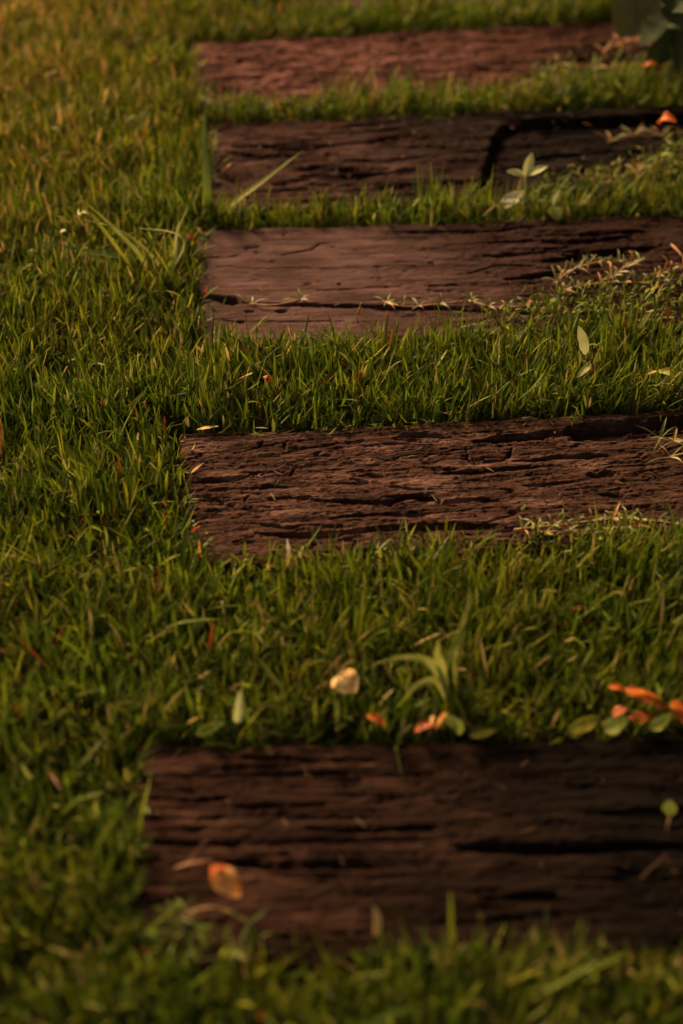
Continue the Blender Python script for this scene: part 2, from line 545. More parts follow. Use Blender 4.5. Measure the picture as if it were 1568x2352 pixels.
make_sleeper('big dark sleeper with wavy grain, nearest the camera and out of focus', (314, 1712), (1568, 1690), (324, 2214), 0.80, W_NEAR, 72,
             flake=0.0012, ridge=0.006, ridge_f=(1.3, 30), ridge_w=0.12, res=(320, 120),
             grooves=[([(330, 1828), (420, 1836), (520, 1835)], .0022, .006), ([(560, 1740), (700, 1746), (860, 1743)], .0022, .006),
                      ([(520, 1978), (640, 1986), (860, 1988)], .003, .008), ([(700, 1902), (860, 1904), (1000, 1900)], .0025, .007),
                      ([(1050, 1944), (1250, 1952), (1568, 1940)], .004, .010), ([(1100, 2060), (1300, 2060)], .003, .008)])

# ------------------------------------------------------------------ lawn
def footprint(x, y, margin=0.0):
    """index of the sleeper under each point, or -1; and distance outside the nearest sleeper"""
    hit = np.full(x.shape, -1)
    near = np.full(x.shape, 9.0)
    for i, s in enumerate(sleepers):
        dx, dy = x - s['O'][0], y - s['O'][1]
        u = dx * s['ex'][0] + dy * s['ex'][1]
        v = dx * s['ey'][0] + dy * s['ey'][1]
        u = u - s['skew'] * np.clip(1 - v / s['W'], 0, 1) * (u < s['L'] / 2)
        ox = np.maximum(np.maximum(-u, u - s['L']), 0)
        oy = np.maximum(np.maximum(-v, v - s['W']), 0)
        d = np.hypot(ox, oy)
        ins = (u > -margin) & (u < s['L'] + margin) & (v > -margin) & (v < s['W'] + margin)
        hit[ins] = i
        near = np.minimum(near, d)
    return hit, near


def blades(root, az, lean, curv, length, width, twist, nseg, fold):
    """many tapered blades at once; fold > 0 gives a folded midrib (three vertices across)"""
    n = len(root)
    ts = np.linspace(0, 1, nseg + 1)
    pos = root.copy()
    across = 3 if fold > 0 else 2
    rows = []
    ax = np.stack([np.cos(az), np.sin(az), np.zeros(n)], 1)
    sd = np.stack([-np.sin(az), np.cos(az), np.zeros(n)], 1)
    prev = 0.0
    for k, t in enumerate(ts):
        if k:
            ph = lean + curv * (t + prev) / 2
            stepv = ax * np.sin(ph)[:, None] + np.array([0, 0, 1.0]) * np.cos(ph)[:, None]
            pos = pos + stepv * (length * (t - prev))[:, None]
        prev = t
        ph = lean + curv * t
        tang = ax * np.sin(ph)[:, None] + np.array([0, 0, 1.0]) * np.cos(ph)[:, None]
        nrm = np.cross(tang, sd)
        tw = twist * (0.3 + t)
        s2 = sd * np.cos(tw)[:, None] + nrm * np.sin(tw)[:, None]
        n2 = np.cross(tang, s2)
        if k == nseg:
            rows.append(pos[:, None, :])
        else:
            w = (width * 0.5 * (0.62 + 1.1 * t) * (1 - t ** 1.7) * 1.15)[:, None]
            if across == 3:
                rows.append(np.stack([pos - s2 * w, pos + n2 * w * fold, pos + s2 * w], 1))
            else:
                rows.append(np.stack([pos - s2 * w, pos + s2 * w], 1))
    V = np.concatenate(rows, 1)                       # n, nv, 3
    nv = V.shape[1]
    q, t3 = [], []
    for k in range(nseg - 1):
        for a in range(across - 1):
            i = k * across + a
            q.append((i, i + 1, i + across + 1, i + across))
    i = (nseg - 1) * across
    for a in range(across - 1):
        t3.append((i + a, i + a + 1, nv - 1))
    off = (np.arange(n) * nv)[:, None, None]
    Q = (np.array(q)[None] + off).reshape(-1, 4) if q else np.zeros((0, 4), int)
    T = (np.array(t3)[None] + off).reshape(-1, 3)
    return V.reshape(-1, 3), Q, T, nv


def blade_colours(n, x, y, r):
    """each blade's own colour: greens, grey greens, straw and a few rusty ones; golden light painted in at the far left"""
    pal = np.array([[0.088, 0.112, 0.006], [0.046, 0.072, 0.005], [0.150, 0.155, 0.010], [0.140, 0.142, 0.034], [0.028, 0.050, 0.005]])
    p = r.choice(5, n, p=[0.34, 0.25, 0.17, 0.10, 0.14])
    c = pal[p] * r.uniform(0.55, 1.4, (n, 1))
    patch = fbm(x * 3.2, y * 3.2, 5, 3)
    dry_glow_p = np.clip(0.045 + 0.10 * patch + 0.16 * sstep(-0.1, -0.7, x) * sstep(1.0, 2.2, y), 0.012, 0.4)  # patchy dryness, plus extra straw at far left painting in golden backlight
    d = r.uniform(size=n) < dry_glow_p
    straw = np.array([0.30, 0.21, 0.070]) * r.uniform(0.5, 1.25, (n, 1))
    c[d] = straw[d]
    rs = r.uniform(size=n) < 0.004
    c[rs] = np.array([0.26, 0.06, 0.014]) * r.uniform(0.6, 1.2, (rs.sum(), 1))
    hue = 1 + 0.25 * fbm(x * 7, y * 7, 8, 2) + 0.30 * sstep(0.1, -0.6, x) * sstep(1.1, 2.4, y)  # random tone, plus far-left yellowing that paints sunlight into the blades
    c[:, 0] *= hue * 0.98
    return c


def lawn(name, label, shoots, per, r, size, nseg, fold, z=0.0, flat=0.0, wide=1.0):
    x, y = shoots[:, 0], shoots[:, 1]
    n = len(x)
    hit, near = footprint(x, y)
    tall = (1 - 1.25 * np.asarray(flat)) * (0.80 + 0.55 * fbm(x * 9, y * 9, 2, 3) - 0.22 * np.exp(-near / 0.02)) * r.choice([0.7, 1.0, 1.35], n, p=[0.3, 0.5, 0.2]) * r.uniform(0.8, 1.2, n)
    fx, fy = fbm(x * 11, y * 11, 3, 2), fbm(x * 11, y * 11, 4, 2)
    saz = np.arctan2(fy + 0.35 * r.normal(size=n), fx + 0.35 * r.normal(size=n))
    sl = np.abs(r.normal(0.22, 0.2, n))
    R, AZ, LE, CU, LN, WD, TW, CX = [], [], [], [], [], [], [], []
    for k in range(per):
        up = (0.002 + 0.006 * k * size / 0.04) * r.uniform(0.6, 1.4, n)
        root = np.stack([x + np.cos(saz) * np.sin(sl) * up, y + np.sin(saz) * np.sin(sl) * up, z + up * np.cos(sl)], 1)
        root[:, :2] += r.normal(0, 0.0016, (n, 2))
        az = saz + math.pi * (k % 2) + r.normal(0, 0.75, n)
        lean = np.clip(sl * (1 if k % 2 == 0 else -0.4) + np.abs(r.normal(0.28 - 0.03 * k, 0.26, n)) + flat, -0.2, 1.5)
        R.append(root); AZ.append(az); LE.append(lean)
        CU.append(r.normal(0.16, 0.30, n))
        LN.append(size * tall * r.uniform(0.55, 1.2, n) * (0.85 + 0.08 * k if k < 3 else 0.8))
        WD.append(0.0026 * wide * r.uniform(0.55, 1.45, n)); TW.append(r.normal(0, 0.7, n))
    R = np.concatenate(R)
    C = blade_colours(len(R), R[:, 0], R[:, 1], r)
    V, Q, T, nv = blades(R, np.concatenate(AZ), np.concatenate(LE), np.concatenate(CU), np.concatenate(LN), np.concatenate(WD),
                         np.concatenate(TW), nseg, fold)
    nb = len(R)
    V3 = V.reshape(nb, nv, 3)
    tip = V3[:, -1]
    bad = np.zeros(nb, bool)
    for sl_ in sleepers:
        tv = (tip[:, 0] - sl_['O'][0]) * sl_['ey'][0] + (tip[:, 1] - sl_['O'][1]) * sl_['ey'][1]
        tu = (tip[:, 0] - sl_['O'][0]) * sl_['ex'][0] + (tip[:, 1] - sl_['O'][1]) * sl_['ex'][1]
        rv = (R[:, 0] - sl_['O'][0]) * sl_['ey'][0] + (R[:, 1] - sl_['O'][1]) * sl_['ey'][1]
        bad |= (rv > sl_['W']) & (tv < sl_['W'] - .001) & (tv > 0) & (tu > 0) & (tu < sl_['L'])
    keep = ~(bad & (r.uniform(size=nb) < 0.93))
    nk = int(keep.sum())
    V = V3[keep].reshape(-1, 3)
    C = C[keep]
    Q = Q.reshape(nb, -1, 4)[:nk].reshape(-1, 4)
    T = T.reshape(nb, -1, 3)[:nk].reshape(-1, 3)
    np.maximum(V[:, 2], -0.003, out=V[:, 2])
    # blades that would dip into a timber rest on it instead
    hv, _ = footprint(V[:, 0], V[:, 1], -0.001)
    on = hv >= 0
    V[on, 2] = np.maximum(V[on, 2], TOP + 0.001)
    o = big_mesh(name, V, Q, T, M_GRASS, np.repeat(C, nv, 0))
    tag(o, label, 'grass', None, 'stuff')
    return o


def in_view(x, y, m):
    zc = y * math.cos(PITCH) + CAM_H * math.sin(PITCH)
    vv = (CAM_H * math.cos(PITCH) - y * math.sin(PITCH)) / zc
    uu = x / zc
    return (np.abs(uu) < 784 / FPX + m) & (np.abs(vv) < 1176 / FPX + m)


def scatter(dens, x0, x1, y0, y1, r):
    n = int(dens * (x1 - x0) * (y1 - y0))
    return np.stack([r.uniform(x0, x1, n), r.uniform(y0, y1, n)], 1)


r1 = np.random.default_rng(104)
sh = scatter(16000, -0.85, 0.85, 0.40, 2.85, r1)
hit, _ = footprint(sh[:, 0], sh[:, 1], 0.002)
sh = sh[in_view(sh[:, 0], sh[:, 1], 0.035) & (hit < 0)]
mats = [[(1100, 735), (1200, 712), (1300, 690), (1420, 676), (1568, 668), (1600, 760), (1100, 790)],
        [(1220, 440), (1320, 424), (1400, 410), (1480, 384), (1568, 346), (1700, 320), (1700, 440), (1220, 470)],
        [(1200, 200), (1300, 180), (1420, 166), (1600, 150), (1600, 240), (1200, 240)],
        [(330, 2070), (400, 2110), (470, 2150), (560, 2180), (560, 2220), (330, 2220)],
        [(436, 1200), (458, 1250), (500, 1280), (520, 1310), (436, 1310)],
        [(1000, 1275), (1180, 1245), (1568, 1225), (1700, 1225), (1700, 1280), (1000, 1300)]]


def in_poly(x, y, poly):
    c = np.zeros(x.shape, bool)
    j = len(poly) - 1
    for i in range(len(poly)):
        (xi, yi), (xj, yj) = poly[i], poly[j]
        c ^= ((yi > y) != (yj > y)) & (x < (xj - xi) * (y - yi) / (yj - yi + 1e-12) + xi)
        j = i
    return c


mat_pts = []
for poly in mats:
    pw = [tuple(on_z(px, py, TOP)[:2]) for px, py in poly]
    xs, ys = [p[0] for p in pw], [p[1] for p in pw]
    c = scatter(9000, min(xs), max(xs), min(ys), max(ys), r1)
    c = c[in_poly(c[:, 0], c[:, 1], pw)]
    h_, _ = footprint(c[:, 0], c[:, 1], 0.0)
    mat_pts.append(c[h_ >= 0])
mat_pts = np.concatenate(mat_pts)
zz = np.concatenate([np.zeros(len(sh)), np.full(len(mat_pts), TOP - 0.006)])
ff = np.concatenate([np.zeros(len(sh)), np.full(len(mat_pts), 0.35)])
sh = np.concatenate([sh, mat_pts])
lawn('lawn_grass', 'short green lawn grass growing between and around the sleepers', sh, 5, r1, 0.055, 4, 0.32, zz, ff)
rth = np.random.default_rng(131)
th = scatter(2600, -0.85, 0.85, 0.40, 2.85, rth)
hit, _ = footprint(th[:, 0], th[:, 1], 0.004)
th = th[in_view(th[:, 0], th[:, 1], 0.035) & (hit < 0)]
nt_ = len(th)
Rt = np.stack([th[:, 0], th[:, 1], rth.uniform(.004, .030, nt_)], 1)
Vt, Qt, Tt, nvt = blades(Rt, rth.uniform(0, 6.28, nt_), rth.normal(1.25, .3, nt_), rth.normal(0, .5, nt_), rth.uniform(.012, .040, nt_),
                         rth.uniform(.0010, .0022, nt_), rth.normal(0, .8, nt_), 4, 0)
np.maximum(Vt[:, 2], .002, out=Vt[:, 2])
# clippings and crumbs trodden onto the timbers
cp = scatter(520, -0.3, 0.75, 0.55, 2.6, rth)
hit, _ = footprint(cp[:, 0], cp[:, 1], -0.01)
cp = cp[hit >= 0]
nc_ = len(cp)
Vc, Qc, Tc, _ = blades(np.stack([cp[:, 0], cp[:, 1], np.full(nc_, TOP + .0015)], 1), rth.normal(0, 1.2, nc_) + math.pi * rth.integers(0, 2, nc_), np.full(nc_, 1.52),
                       np.zeros(nc_), rth.uniform(.004, .018, nc_), rth.uniform(.0006, .0015, nc_), rth.normal(0, .3, nc_), 4, 0)
Qt, Tt = np.concatenate([Qt, Qc + len(Vt)]), np.concatenate([Tt, Tc + len(Vt)])
Vt = np.concatenate([Vt, Vc])
Ct = np.array([[0.24, 0.15, 0.055]]) * rth.uniform(.4, 1.3, (nt_, 1)) * np.array([[1, 1, 1]])
Ct = np.concatenate([Ct, np.array([[0.12, 0.062, 0.026]]) * rth.uniform(.3, 1.2, (nc_, 1))])
tag(big_mesh('dead_grass', Vt, Qt, Tt, M_GRASS, np.repeat(Ct, nvt, 0)), 'dead straw and clippings lying among the lawn grass and on the sleepers', 'grass', None, 'stuff')
r2 = np.random.default_rng(102)
so = scatter(700, -2.2, 2.2, -0.6, 5.0, r2)
hit, _ = footprint(so[:, 0], so[:, 1], 0.004)
so = so[~in_view(so[:, 0], so[:, 1], 0.035) & (hit < 0)]
lawn('lawn_grass', 'lawn grass running on past the picture edges', so, 5, r2, 0.050, 3, 0, wide=2.2)

# ------------------------------------------------------------------ single plants and fallen things
def spline(pts, n):
    """Catmull-Rom through the points, n + 1 samples"""
    p = np.asarray(pts, float)
    p = np.concatenate([[2 * p[0] - p[1]], p, [2 * p[-1] - p[-2]]])
    m = len(p) - 3
    out_ = []
    for k in range(n + 1):
        t = k / n * m
        i = min(int(t), m - 1)
        t -= i
        a, b, c, d = p[i:i + 4]
        out_.append(0.5 * (2 * b + (c - a) * t + (2 * a - 5 * b + 4 * c - d) * t * t + (3 * b - a - 3 * c + d) * t ** 3))
    return np.array(out_)


def unit(v):
    return v / max(np.linalg.norm(v), 1e-9)


FACE = np.array([0.1, -0.55, 0.83])


def local(parent):
    return np.array(parent.location) if parent else np.zeros(3)


def ribbon(name, pts, width, mat, parent=None, face=FACE, nseg=10, fold=0.3, base=0.5, power=2.0, twist=0.0):
    """one long pointed blade, folded at its midrib"""
    o0 = local(parent)
    own = np.zeros(3) if parent else np.asarray(pts[0], float)
    P = spline(pts, nseg)
    v, f = [], []
    for k in range(nseg + 1):
        t = k / nseg
        tan = unit(P[min(k + 1, nseg)] - P[max(k - 1, 0)])
        sd = unit(np.cross(tan, face))
        nr = np.cross(sd, tan)
        a = twist * t
        sd, nr = sd * math.cos(a) + nr * math.sin(a), nr * math.cos(a) - sd * math.sin(a)
        w = max(width * 0.5 * (base + (1 - base) * min(1, t * 3.5)) * (1 - t ** power), 0.0002)
        for q in (-1, -0.5, 0, 0.5, 1):
            v.append(P[k] + sd * w * q + nr * w * fold * (abs(q) - 0.5) - o0 - own)
    for k in range(nseg):
        for q in range(4):
            i = k * 5 + q
            f.append((i, i + 1, i + 6, i + 5))
    o = mesh_obj(name, v, f, mat, parent)
    if not parent:
        o.location = tuple(own)
    return o


def tube(name, pts, rad, mat, parent=None, nseg=10, sides=6, knob=0.0):
    o0 = local(parent)
    own = np.zeros(3) if parent else np.asarray(pts[0], float)
    P = spline(pts, nseg)
    v, f = [], []
    for k in range(nseg + 1):
        t = k / nseg
        tan = unit(P[min(k + 1, nseg)] - P[max(k - 1, 0)])
        s1 = unit(np.cross(tan, [0.31, 0.87, 0.22]))
        s2 = np.cross(tan, s1)
        r_ = rad[0] + (rad[1] - rad[0]) * t
        if knob:
            r_ *= 1 + knob * (k % 2)
        for q in range(sides):
            a = 2 * math.pi * q / sides
            v.append(P[k] + (s1 * math.cos(a) + s2 * math.sin(a)) * r_ - o0 - own)
    for k in range(nseg):
        for q in range(sides):
            f.append((k * sides + q, k * sides + (q + 1) % sides, (k + 1) * sides + (q + 1) % sides, (k + 1) * sides + q))
    f.append(tuple(range(sides))[::-1])
    f.append(tuple(nseg * sides + q for q in range(sides)))
    o = mesh_obj(name, v, f, mat, parent)
    if not parent:
        o.location = tuple(own)
    return o


def leaf(name, base, tip, width, mat, parent=None, face=FACE, bow=0.1, cup=0.15, wave=0.06, seed=0, roll=0.0, blunt=0.8, nl=14, nw=8):
    """an ovate leaf blade from base to tip: bow arches its length, cup folds it at the midrib, wave crinkles it, roll curls the rim"""
    o0 = local(parent)
    base, tip = np.asarray(base, float), np.asarray(tip, float)
    own = np.zeros(3) if parent else base
    d = tip - base
    L = np.linalg.norm(d)
    d = d / L
    sd = unit(np.cross(d, face))
    nr = np.cross(sd, d)
    v, f = [], []
    for i in range(nl + 1):
        s_ = i / nl
        w = width * 0.5 * max(math.sin(math.pi * s_ ** blunt), 0.0) ** 0.75 + 0.0004
        for j in range(nw + 1):
            t = 2 * j / nw - 1
            cr = float(perlin(s_ * 2.6 + 0.3, t * 1.4, seed + 50)) + 0.5 * float(perlin(s_ * 6.1, t * 3.3, seed + 53))
            p = base + d * L * s_ + nr * bow * L * math.sin(math.pi * s_)
            a = roll * t * (0.4 + 0.6 * s_)
            if abs(a) > 1e-3:
                x_, z_ = math.sin(a) / (roll * (0.4 + 0.6 * s_)) * w, (1 - math.cos(a)) / abs(roll * (0.4 + 0.6 * s_)) * w
            else:
                x_, z_ = t * w, 0.0
            edge_ = 1 + 0.10 * float(perlin(s_ * 7, 3.3 * np.sign(t), seed + 57)) * abs(t)
            p = p + sd * x_ * edge_ + nr * (z_ * np.sign(roll) + cup * w * abs(t) ** 1.3 + wave * L * cr * (0.3 + abs(t)))
            v.append(p - o0 - own)
    for i in range(nl):
        for j in range(nw):
            k = i * (nw + 1) + j
            f.append((k, k + 1, k + nw + 2, k + nw + 1))
    o = mesh_obj(name, v, f, mat, parent)
    if not parent:
        o.location = tuple(own)
    return o


L_WEED = mat_leaf('weed', (0.20, 0.205, 0.035), (0.31, 0.295, 0.075), 0.45, 0.3)
L_WEED_D = mat_leaf('weed_dark', (0.055, 0.080, 0.012), (0.095, 0.120, 0.020), 0.5, 0.3)
L_WEED_Y = mat_leaf('weed_yellow', (0.16, 0.17, 0.012), (0.24, 0.23, 0.025), 0.45, 0.35)
L_PALE = mat_leaf('pale', (0.30, 0.31, 0.12), (0.44, 0.43, 0.20), 0.5, 0.3)
L_SILVER = mat_leaf('silver', (0.42, 0.38, 0.27), (0.62, 0.55, 0.42), 0.45, 0.2)
L_RUN = mat_leaf('runner', (0.085, 0.090, 0.024), (0.165, 0.150, 0.056), 0.45, 0.25, 90)
L_RUN_P = mat_leaf('runner_pink', (0.22, 0.085, 0.030), (0.36, 0.17, 0.07), 0.5, 0.25, 90)
L_STOL = mat_leaf('stolon', (0.20, 0.10, 0.045), (0.33, 0.19, 0.085), 0.6, 0.05, 120)
L_ORANGE = mat_leaf('orange', (0.34, 0.060, 0.006), (0.50, 0.125, 0.014), 0.55, 0.3, 90, (0.56, 0.24, 0.07))
L_RUST = mat_leaf('rust', (0.20, 0.030, 0.008), (0.38, 0.085, 0.016), 0.6, 0.25, 100)
L_RED = mat_leaf('red', (0.26, 0.022, 0.010), (0.42, 0.050, 0.014), 0.55, 0.3, 100)
L_PEACH = mat_leaf('peach', (0.70, 0.38, 0.13), (0.82, 0.54, 0.25), 0.55, 0.3, 70)
L_FLAME = mat_leaf('flame', (0.60, 0.15, 0.012), (0.78, 0.42, 0.15), 0.5, 0.3, 110)
L_YEL = mat_leaf('yellowing', (0.22, 0.19, 0.010), (0.34, 0.28, 0.018), 0.5, 0.3, 50)
L_LIME = mat_leaf('lime', (0.20, 0.22, 0.015), (0.38, 0.38, 0.10), 0.45, 0.3, 45)
L_TAN = mat_leaf('tan', (0.34, 0.20, 0.085), (0.52, 0.34, 0.16), 0.7, 0.1, 120)
L_TWIG = mat_leaf('twig', (0.075, 0.028, 0.012), (0.13, 0.052, 0.022), 0.8, 0.0, 150)
L_SHRUB = mat_leaf('shrub', (0.016, 0.026, 0.007), (0.030, 0.040, 0.012), 0.85, 0.1, 12)
L_SHRUB_G = mat_leaf('shrub_grey', (0.030, 0.031, 0.010), (0.055, 0.052, 0.018), 0.6, 0.2, 14)
L_BARK = mat_leaf('bark', (0.020, 0.013, 0.008), (0.045, 0.030, 0.018), 0.9, 0.0, 60)


def ground_y(px, py, z=0.0):
    return on_z(px, py, z)[1]


# --- coarse weed grasses
def weed(name, label, root_px, blades_, cat='weed grass', group=None):
    """blades_: (points in the view, width, material); all rise from one crown, leaning a little towards or away from us"""
    R = on_z(*root_px, 0.0)
    e = empty(name, R)
    tag(e, label, cat, group)
    for k, (pp, w, m, dy) in enumerate(blades_):
        n_ = len(pp)
        P = [R + np.array([0, 0, 0.004])] + [on_y(px, py, R[1] + dy * (i + 1) / n_) for i, (px, py) in enumerate(pp)]
        for q in P:
            q[2] = max(q[2], 0.006)
        ribbon('leaf', P, w, m, e, nseg=12, twist=0.5 * (-1) ** k)
    return e


weed('weed_grass', 'broad-bladed weed grass with arching leaves in front of the cracked brown sleeper', (1044, 1664), [
    ([(1000, 1535), (940, 1510), (872, 1522)], .0092, L_WEED, -.01), ([(1022, 1560), (1004, 1510), (1006, 1468)], .0165, L_WEED, .006),
    ([(1040, 1520), (1064, 1435), (1088, 1356)], .0086, L_WEED, .02), ([(1032, 1520), (1052, 1465), (1074, 1418)], .0066, L_WEED_D, .015),
    ([(1010, 1570), (962, 1572), (926, 1610)], .0090, L_WEED, -.03), ([(1070, 1580), (1112, 1600)], .006, L_WEED_D, -.02)])
weed('weed_grass', 'sprawling weed grass with long pale leaves on the open lawn left of the pale sleeper', (352, 690), [
    ([(330, 600), (272, 535), (225, 490), (186, 458)], .0066, L_WEED, .03), ([(370, 618), (300, 545), (240, 515), (190, 505)], .0060, L_WEED, .02),
    ([(300, 600), (210, 578), (120, 562), (62, 556)], .0080, L_WEED_D, .05), ([(392, 600), (408, 530), (432, 470)], .0052, L_WEED_Y, .03),
    ([(398, 600), (405, 545), (411, 496)], .0060, L_PALE, .02), ([(420, 575), (400, 535), (318, 524)], .0036, L_PALE, .04),
    ([(215, 500), (182, 492), (180, 478)], .006, L_WEED_Y, .06)])
o = ribbon('grass_leaf', [on_z(478, 520, 0), on_y(475, 430, 1.77), on_y(469, 330, 1.79), on_y(471, 225, 1.82)], .0120, L_WEED_D, nseg=14, base=.8, power=3)
tag(o, 'tall upright green grass blade at the left end of the notched sleeper', 'grass blade')
o = ribbon('grass_leaf', [on_z(492, 500, 0.0), on_y(540, 462, 1.80), on_y(610, 410, 1.79), on_y(696, 345, 1.79)], .0085, L_WEED, nseg=14, base=.4, power=2.6)
tag(o, 'long pale grass blade leaning across the dark notched sleeper', 'grass blade')
o = ribbon('grass_leaf', [on_z(520, 244, 0.03), on_z(490, 232, 0.05), on_z(442, 218, 0.055)], .0068, L_PALE)
tag(o, 'pale bent grass blade in the gap left of the reddish sleeper', 'grass blade')
o = ribbon('grass_leaf', [on_z(1444, 232, 0.02), on_z(1430, 208, 0.05), on_z(1408, 180, 0.06)], .0075, L_WEED_Y)
tag(o, 'bright yellow-green grass blade behind the right end of the notched sleeper', 'grass blade')
o = ribbon('grass_leaf', [on_z(664, 1296, 0.02), on_z(662, 1262, 0.045), on_z(659, 1238, 0.06)], .0062, L_SILVER)
tag(o, 'short silvery grass blade standing at the front edge of the cracked brown sleeper', 'grass blade')
o = ribbon('grass_leaf', [on_z(682, 1296, 0.02), on_z(694, 1262, 0.045), on_z(706, 1246, 0.055)], .0046, L_PALE)
tag(o, 'thin pale blade just right of the silvery one before the brown sleeper', 'grass blade')
o = ribbon('grass_leaf', [on_z(140, 1790, 0.01), on_z(180, 1760, 0.045), on_z(250, 1680, 0.06)], .0055, L_WEED)
tag(o, 'long light green blade beside the left corner of the nearest sleeper', 'grass blade')

# --- seedlings
def seedling(name, label, root_px, stem_px, leaves, cat='seedling', m_stem=L_PALE, dy=0.0):
    R = on_z(*root_px, 0.0)
    e = empty(name, R)
    tag(e, label, cat)
    S = [R] + [on_y(px, py, R[1] + dy) for px, py in stem_px]
    tube('stem', S, (.0016, .0012), m_stem, e, 8, 6)
    for k, (b, t, w, m, fdy, bow) in enumerate(leaves):
        leaf('leaf', on_y(*b, R[1] + dy), on_y(*t, R[1] + dy + fdy), w, m, e, bow=bow, cup=.25, wave=.015, seed=k * 3 + 1, blunt=.85)
    return e


seedling('seedling', 'small seedling with three pale pointed leaves in front of the notched sleeper', (1210, 512), [(1206, 440), (1207, 404)], [
    ((1206, 404), (1222, 351), .0125, L_PALE, .015, .06), ((1205, 403), (1162, 393), .0095, L_PALE, -.005, .08), ((1209, 402), (1258, 382), .0105, L_PALE, -.005, .08)], dy=-.02)
seedling('seedling', 'drooping whitish leaf cluster low in the grass left below the three-leaved seedling', (1212, 500), [(1208, 462), (1196, 446)], [
    ((1200, 446), (1148, 464), .013, L_SILVER, -.02, .08), ((1190, 452), (1158, 478), .011, L_SILVER, -.03, .05), ((1205, 440), (1180, 448), .006, L_PALE, -.01, .05)], dy=-.035)
seedling('seedling', 'pale folded leaf over a yellow-green leaf right of the three-leaved seedling', (1276, 512), [(1274, 490), (1272, 470)], [
    ((1271, 474), (1285, 434), .0085, L_PALE, .01, .05), ((1266, 474), (1282, 508), .020, L_LIME, -.02, .12), ((1262, 464), (1232, 462), .006, L_WEED, -.01, .05)], dy=-.03)
seedling('seedling', 'seedling with one upright oval grey-green leaf between the pale and brown sleepers', (1366, 925), [(1362, 845), (1348, 812)], [
    ((1345, 815), (1328, 748), .0125, L_PALE, .012, .04), ((1356, 834), (1324, 868), .0075, L_PALE, -.03, .05)], m_stem=L_RUN_P)
seedling('seedling', 'yellowish curled upright leaf right of the oval-leaved seedling', (1408, 880), [(1404, 850)], [
    ((1402, 858), (1418, 782), .0105, L_WEED_Y, .02, .08), ((1404, 838), (1388, 826), .007, L_WEED_Y, -.01, .05)])
o = leaf('fallen_leaf', on_z(1590, 868, .045), on_z(1506, 852, .05), .013, L_LIME, bow=.15, cup=.3, wave=.02, seed=4)
tag(o, 'pale green leaf entering at the right edge behind the brown sleeper', 'leaf')

# --- fallen leaves
def fallen(label, b, t, w, m, zb=.04, zt=.045, stalk=None, name='fallen_leaf', **kw):
    """b, t: base and tip in the view; zb, zt their heights"""
    B, T = on_z(*b, zb), on_z(*t, zt)
    B, T = B + np.array([0, 0, .006]), T + np.array([0, 0, .006])
    kw.setdefault('face', np.array([-.25, .1, 1.0]))
    o = leaf(name, B, T, w, m, **kw)
    tag(o, label, 'leaf', kw.get('grp'))
    if stalk:
        S = on_z(*stalk[:2], stalk[2])
        tube('stalk', [B, (B + S) / 2 + np.array([0, 0, .003]), S], (.0009, .0006), L_STOL, o, 6, 5)
    return o


fallen('peach-coloured round dry leaf lying in the grass before the brown sleeper', (780, 1554), (814, 1602), .0270, L_PEACH, .068, .056, (808, 1518, .082), bow=.10, cup=-.30, wave=.11, seed=3, blunt=.62)
fallen('bright orange curled petal-like leaf on the near left of the closest sleeper', (498, 2010), (552, 2070), .0215, L_FLAME, .060, .040, bow=.12, cup=-.45, wave=.06, seed=5, blunt=.6, roll=.5, face=np.array([.1, -.35, 1.0]))
fallen('small rust leaf tip curled up behind the bright orange leaf on the closest sleeper', (486, 2030), (520, 2000), .0095, L_ORANGE, .045, .062, bow=.2, cup=.5, wave=.08, seed=6)
fallen('pale green folded leaf standing behind the far edge of the nearest sleeper', (546, 1670), (553, 1594), .0085, L_PALE, .045, .088, bow=.08, cup=.6, wave=.02, seed=7, face=FACE)
fallen('small yellow-green leaf lying against the far edge near the nearest sleeper\'s left corner', (450, 1697), (516, 1668), .0088, L_LIME, .04, .042, bow=.12, cup=.3, wave=.03, seed=8, face=FACE)
fallen('dull yellow leaf behind the nearest sleeper, leftmost of three along its far edge', (1302, 1690), (1378, 1656), .0122, L_YEL, .036, .046, bow=.12, cup=.25, wave=.04, seed=9, face=FACE)
fallen('pale lime rounded leaf behind the nearest sleeper, middle of three along its far edge', (1384, 1686), (1440, 1660), .0150, L_LIME, .038, .048, bow=.2, cup=.2, wave=.04, seed=10, face=FACE, blunt=.7)
fallen('lime leaf behind the nearest sleeper, rightmost of three along its far edge', (1488, 1684), (1540, 1652), .0109, L_LIME, .036, .05, bow=.1, cup=.25, wave=.03, seed=11, face=FACE)
fallen('long crumpled orange leaf behind the lime leaves at the right side', (1432, 1590), (1532, 1640), .0136, L_ORANGE, .058, .044, bow=.14, cup=-.5, wave=.09, seed=12)
fallen('orange leaf cut off by the right edge beside the long crumpled one', (1540, 1620), (1600, 1680), .0177, L_ORANGE, .056, .04, bow=.1, cup=-.3, wave=.08, seed=13)
fallen('small orange leaf scrap above left of the long crumpled orange leaf', (1396, 1586), (1434, 1600), .0075, L_ORANGE, .06, .056, bow=.15, cup=.4, wave=.09, seed=14)
fallen('dull orange leaf just behind the middle lime leaf', (1404, 1655), (1440, 1636), .0109, L_RUST, .042, .05, bow=.1, cup=.3, wave=.06, seed=15)
fallen('dark rust leaf under the long crumpled orange leaf', (1440, 1655), (1520, 1660), .0122, L_RUST, .04, .04, bow=.08, cup=-.3, wave=.08, seed=16)
fallen('small curled orange leaf behind the middle of the nearest sleeper', (842, 1652), (882, 1684), .0082, L_ORANGE, .055, .042, bow=.2, cup=.5, wave=.06, seed=17)
fallen('orange-brown leaf flakes flat behind the nearest sleeper, left of the arching leaf', (950, 1690), (1002, 1672), .0095, L_RUST, .036, .042, bow=.1, cup=.3, wave=.09, seed=18)
